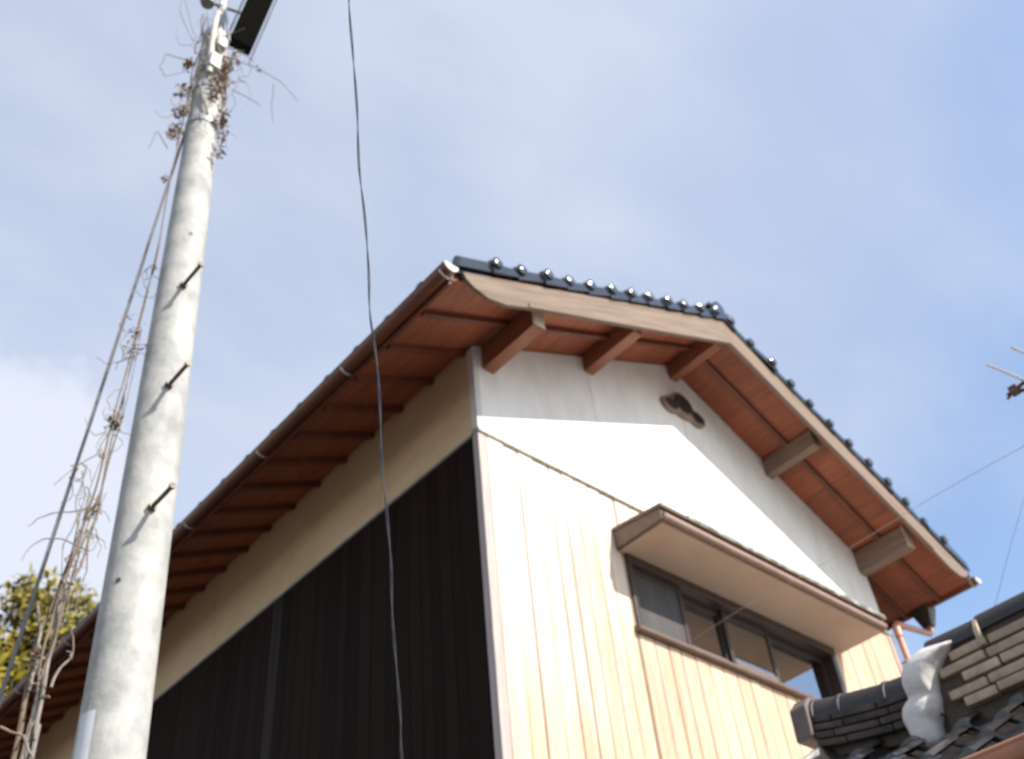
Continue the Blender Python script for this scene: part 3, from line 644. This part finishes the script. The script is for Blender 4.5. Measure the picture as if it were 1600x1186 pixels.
part('insulator', MB().tube([ax(9.32)-side*.10, ax(9.38)-side*.10, ax(9.39)-side*.10, ax(9.44)-side*.10], [.05, .06, .04, .02], 14), M_steel, pole, smooth=True)
part('cross_bracket', MB().box((-.01, -.03, 0), (.01, .03, .05)).tube([V((0, 0, .02))-side*.16, V((0, 0, .02))+side*.16], .016, 8), M_steel, pole, smooth=True).location = ax(9.36)-PB
# black cable box hung off the pole top
p0, p1 = atz(374, 74, 7.75), atz(432, -58, 7.95)
bx_ = (p1-p0).normalized(); vw = (p0-CAM).normalized(); wd_ = bx_.cross(vw).normalized(); dp_ = bx_.cross(wd_).normalized()
def corner(t, a, b): return p0+bx_*t+wd_*a+dp_*b
Lb = (p1-p0).length; hw = .088
mb = MB().hexa([corner(0, -hw, -.07), corner(0, hw, -.07), corner(0, hw, .07), corner(0, -hw, .07), corner(Lb, -hw, -.07), corner(Lb, hw, -.07), corner(Lb, hw, .07), corner(Lb, -hw, .07)])
cb = part('cable_box', mb, M_box, None, tuple(p0), bevel=.012)
tag(cb, 'long black cable box held out beside the top of the grey pole', 'cable box')
for s_ in (-1, 1):
    part('side_rail', MB().tube([corner(-.06, s_*(hw+.022), -.05), corner(Lb, s_*(hw+.022), -.05)], .007, 8), M_steel, cb, smooth=True)
part('bracket_arm', MB().tube([ax(8.45)+side*.05, corner(.08, -.05, -.085), corner(.5, 0, -.088)] if (dp_.dot(vw) < 0) else [ax(8.5)-cdir*.05+side*.05, corner(.08, -.05, .085), corner(.5, 0, .088)], .016, 8), M_steel, cb, smooth=True)

# ------------------------------------------------------------------ stay wire, vines
Q = ax(7.62)-side*.10
low_ = at(30, 1000, 4.35); d_ = (low_-Q).normalized(); anchor = Q+d_*((Q.z)/(-d_.z))
stay = part('stay_wire', MB().tube([Q, anchor], .009, 8), M_wireg, None, (anchor.x, anchor.y, 0), True)
stay.data.materials[0] = mat('stay_strand', (.12, .115, .12), (.17, .16, .16), .5, 40)
tag(stay, 'straight steel stay wire slanting down from the grey pole through bare vines', 'wire')
vine = thing('dry_vine', (anchor.x+.3, anchor.y-.1, 0), 'bare dried vine climbing the stay wire and the grey utility pole', 'vine')
def wig(pts, amp, sub=5, r=rnd):
    out = []
    for i in range(len(pts)-1):
        for j in range(sub):
            q = j/sub; p = pts[i].lerp(pts[i+1], q)
            out.append(p+V((r.uniform(-1, 1), r.uniform(-1, 1), r.uniform(-1, 1)))*amp)
    out.append(pts[-1]); return out
def spline(P, k_=4):
    out = []
    for i in range(len(P)-1):
        a, b, c_, d = P[max(i-1, 0)], P[i], P[i+1], P[min(i+2, len(P)-1)]
        for j in range(k_):
            q = j/k_; out.append(.5*((2*b)+(c_-a)*q+(2*a-5*b+4*c_-d)*q*q+(3*b-a-3*c_+d)*q**3))
    return out+[P[-1]]
def stem(px, rs, r0, r1, m, amp=.008, name='stem', down=False):
    pts = [at(p[0], p[1], q) for p, q in zip(px, rs)]
    if down: pts = [V((pts[0].x+.05, pts[0].y-.05, 0))]+pts
    pts = spline(wig(pts, amp, 2), 4); k_ = len(pts)
    return part(name, MB().tube(pts, [r0+(r1-r0)*i/(k_-1) for i in range(k_)], 7), m, vine, smooth=True)
stem([(20, 1186), (38, 1100), (48, 1040), (58, 1000), (80, 950)], [4.15]*5, .011, .007, M_vine, .003, down=True)
stem([(80, 950), (118, 850), (150, 760), (178, 650), (212, 520), (245, 400), (270, 260), (300, 130), (322, 90)], [4.15, 4.12, 4.1, 4.1, 4.1, 4.1, 4.1, 4.05, 4.0], .0055, .0035, M_vine, .006)
stem([(48, 1186), (58, 1130), (75, 1040), (92, 960)], [4.1]*4, .010, .007, M_vineg, .003, down=True)
stem([(92, 960), (125, 860), (158, 760), (186, 660), (206, 560), (228, 460), (248, 380)], [4.1]*7, .005, .003, M_vineg, .006)
stem([(36, 1186), (60, 1090), (84, 1000), (100, 930), (128, 880), (152, 800), (172, 700), (198, 600)], [4.2]*8, .011, .004, M_vineg, .004, down=True)
stem([(78, 1075), (94, 1045), (108, 1030), (113, 1022), (104, 1018)], [4.08]*5, .006, .003, M_vineg, .003)
stem([(0, 1135), (18, 1143), (40, 1150), (60, 1120)], [4.1]*4, .006, .004, M_vine, .003)
stem([(36, 1148), (44, 1172), (52, 1186)], [4.05]*3, .006, .005, M_vineg, .003)
stem([(112, 1030), (116, 1002), (110, 985), (118, 968)], [4.08]*4, .004, .002, M_vine, .003)
# loose tendrils
rn = random.Random(11)
tend = [[(170, 678), (150, 710), (128, 722), (112, 735), (84, 758)], [(150, 790), (110, 800), (80, 802), (60, 810), (44, 822)], [(140, 860), (98, 842), (70, 842), (50, 852), (34, 876)],
        [(134, 726), (128, 760), (118, 785), (122, 830), (124, 850)], [(128, 790), (112, 830), (98, 855), (96, 900)], [(138, 830), (136, 890), (130, 905), (118, 950)],
        [(188, 640), (176, 655), (160, 680), (150, 700)], [(205, 500), (198, 492), (190, 500)], [(200, 560), (184, 566), (180, 578)], [(243, 410), (228, 420), (220, 430)], [(262, 232), (245, 205), (232, 232)],
        [(295, 95), (260, 85), (250, 105), (258, 118), (290, 112)], [(360, 90), (385, 100), (404, 108), (440, 128), (466, 158)], [(428, 132), (424, 165), (426, 192)], [(362, 140), (390, 155), (408, 166)],
        [(284, 0), (282, 20), (296, 55), (308, 75)], [(290, 0), (300, 45), (312, 70)], [(350, 75), (372, 78), (395, 95), (390, 118), (372, 122)], [(345, 120), (372, 130), (352, 160)],
        [(375, 100), (366, 85), (358, 95), (368, 112), (380, 104)], [(345, 170), (350, 215), (345, 235)]]
for t_ in tend:
    stem(t_, [4.05+rn.uniform(-.1, .12)]*len(t_), .0035, .0018, M_vine if rn.random() < .5 else M_vineg, .004, 'tendril')
for cx, cy, k_ in ((122, 745, 9), (140, 820, 8), (205, 545, 8), (178, 660, 7), (110, 900, 6), (235, 440, 4), (352, 120, 8), (335, 200, 6), (285, 160, 7), (300, 60, 5), (372, 110, 5)):
    for q in range(k_):
        a = rn.uniform(0, 6.28); ln = rn.uniform(14, 46); x0, y0 = cx+rn.uniform(-12, 12), cy+rn.uniform(-28, 28)
        t_ = [(x0, y0), (x0+ln*.4*math.cos(a)+rn.uniform(-5, 5), y0+ln*.4*math.sin(a)), (x0+ln*.75*math.cos(a+.5), y0+ln*.75*math.sin(a+.5)), (x0+ln*math.cos(a+.9), y0+ln*math.sin(a+.9))]
        stem(t_, [4.06+rn.uniform(-.08, .08)]*4, .0024, .0012, M_vine if q % 2 else M_vineg, .003, 'tendril')
for q in range(7):     # thin runners beside the main stems
    o_x = rn.uniform(-16, 14)
    t_ = [(px+o_x+rn.uniform(-9, 9), py) for px, py in ((40, 1150), (62, 1060), (88, 960), (122, 860), (150, 770), (182, 650), (212, 520), (238, 420))]
    k0 = rn.choice((0, 0, 1, 2)); k1 = rn.choice((5, 6, 7, 8))
    stem(t_[k0:k1], [4.1+rn.uniform(-.06, .1)]*(k1-k0), .004, .002, M_vine if q % 2 else M_vineg, .010, 'runner')
for q in range(34):    # stems wound round the pole head
    z = rn.uniform(7.35, 8.75); a = rn.uniform(0, 6.28); pts = []; tw = rn.uniform(-2.2, 2.2); rise = rn.uniform(.1, .7); rr_0 = rn.uniform(.004, .03)
    for k_ in range(9):
        u = k_/8; zz_ = z+rise*u; pts.append(ax(zz_)+V((math.cos(a+tw*u), math.sin(a+tw*u), 0))*(prad(zz_)+rr_0+rn.uniform(-.004, .02))+V((0, 0, rn.uniform(-.02, .02))))
    if q % 4 == 0: pts.append(pts[-1]+V((rn.uniform(-.2, .2), rn.uniform(-.2, .1), rn.uniform(-.2, .15))))
    pts = spline(pts, 4); part('stem', MB().tube(pts, [.006-.004*i/len(pts) for i in range(len(pts))] if q % 3 else [.010-.006*i/len(pts) for i in range(len(pts))], 6), M_vine if q % 2 else M_vineg, vine, smooth=True)
# shoots and dead leaf clusters
def leaves(px, py, r, n_, spread, size):
    mb = MB(); c_ = at(px, py, r)
    for i in range(int(n_*2.6)):
        p = c_+V((rn.gauss(0, spread*.75), rn.gauss(0, spread*.75), rn.gauss(0, spread*1.2)))
        u = V((rn.gauss(0, 1), rn.gauss(0, 1), rn.gauss(0, 1))).normalized(); v = u.orthogonal().normalized(); s_ = size*rn.uniform(.5, 1.2)
        nn = u.cross(v)*s_*.25
        w2 = rn.uniform(.25, .6); mb.add([p-u*s_, p+v*s_*w2+nn, p+u*s_*rn.uniform(.3, 1), p-v*s_*w2*rn.uniform(.4, 1)+nn*rn.uniform(-1, 2)], [(0, 1, 2), (0, 2, 3)])
    part('leaf_cluster', mb, M_vinel, vine, kind='stuff')
for px, py, n_, sp, sz in ((272, 205, 22, .035, .030), (280, 175, 16, .03, .028), (287, 145, 18, .03, .030), (293, 100, 16, .025, .03), (346, 185, 18, .03, .03), (348, 215, 10, .022, .025), (344, 238, 12, .022, .025),
                           (342, 130, 26, .04, .03), (352, 110, 20, .03, .03), (335, 150, 16, .03, .026), (330, 100, 14, .03, .026), (368, 95, 10, .03, .026), (406, 110, 5, .012, .02), (255, 280, 7, .014, .02),
                           (178, 662, 14, .02, .024), (182, 650, 8, .02, .02), (208, 545, 12, .03, .02), (212, 520, 8, .025, .02), (241, 420, 6, .012, .018), (158, 712, 5, .012, .016), (152, 790, 7, .02, .02), (146, 800, 6, .014, .02), (110, 918, 6, .016, .018), (62, 1022, 6, .015, .03), (55, 1070, 6, .03, .02), (125, 870, 5, .02, .014), (116, 735, 5, .01, .014)):
    leaves(px, py, 4.0 if px > 300 else 4.08, n_, sp, sz)
# bark tatters hanging from the stems
for px in ([(62, 1010), (66, 1060), (56, 1110), (52, 1140)], [(70, 1000), (60, 1080), (48, 1150), (40, 1186)], [(58, 940), (64, 985), (58, 1030), (46, 1080)]):
    stem(px, [4.12]*4, .006, .008, M_vineg, .005)

# ------------------------------------------------------------------ twisted drop cable
pxs = [(528, -420), (540, -150), (547, 0), (551, 80), (556, 170), (563, 260), (570, 340), (574, 420), (580, 490), (588, 560), (592, 640), (598, 720), (604, 800), (609, 880), (615, 960), (619, 1040), (624, 1120), (630, 1186), (645, 1330), (672, 1600), (700, 1900)]
base = [atz(p[0]+2.2*math.sin(i*2.1), p[1], 3.05) for i, p in enumerate(pxs)]
dense = []
for i in range(len(base)-1):
    P0, P1, P2, P3 = base[max(i-1, 0)], base[i], base[i+1], base[min(i+2, len(base)-1)]
    for j in range(14):
        q = j/14; dense.append(.5*((2*P1)+(P2-P0)*q+(2*P0-5*P1+4*P2-P3)*q*q+(3*P1-P0-3*P2+P3)*q**3))
dc = thing('drop_cable', tuple(base[-1]), 'dark twisted drop cable hanging in front of the charred wall', 'cable')
for ph in (0, math.pi):
    st = []
    ln = 0
    for i, p in enumerate(dense):
        if i: ln += (p-dense[i-1]).length
        a = ln/.36*2*math.pi+ph; st.append(p+(RT*math.cos(a)+fw*math.sin(a))*.0022)
    part('strand', MB().tube(st, .0017, 6), M_wire, dc, smooth=True)

# ------------------------------------------------------------------ tree beyond the house
TB = at(40, 1000, 19.0); TB = V((TB.x-.6, TB.y, 0))
tree = thing('tree', tuple(TB), 'yellow green broadleaf tree rising behind the far end of the eaves', 'tree')
tr_ = MB(); tr_.tube([TB+V((0, 0, -.2)), TB+V((.1, 0, 3)), TB+V((-.1, .1, 6)), TB+V((.1, 0, 9))], [.32, .26, .2, .12], 12)
rt_ = random.Random(5)
clumps = []
for i in range(150):
    while True:
        d = V((rt_.uniform(-1, 1), rt_.uniform(-1, 1), rt_.uniform(-1, 1)))
        if .25 < d.length < 1: break
    clumps.append((TB+V((0, 0, 9.0))+V((d.x*3.4, d.y*3.2, d.z*3.6)), rt_.uniform(.45, .85)))
for c_, r_ in clumps[::4]:
    tr_.tube([TB+V((0, 0, rt_.uniform(4, 8))), (TB+V((0, 0, 8))).lerp(c_, .55)+V((0, 0, -.3)), c_], [.09, .05, .015], 6)
part('trunk', tr_, M_bark, tree, tuple(TB), True)
cm = MB()
for c_, r_ in clumps:
    for i in range(330):
        d = V((rt_.gauss(0, 1), rt_.gauss(0, 1), rt_.gauss(0, 1))).normalized()*r_*rt_.random()**.4; d.z *= .75
        p = c_+d; u = V((rt_.gauss(0, 1), rt_.gauss(0, 1), rt_.gauss(0, .7))).normalized(); v = u.orthogonal().normalized(); s_ = rt_.uniform(.07, .14)
        cm.add([p-u*s_, p+v*s_*.5, p+u*s_, p-v*s_*.5], [(0, 1, 2, 3)])
part('crown', cm, M_leaf, tree, tuple(TB+V((0, 0, 9))))
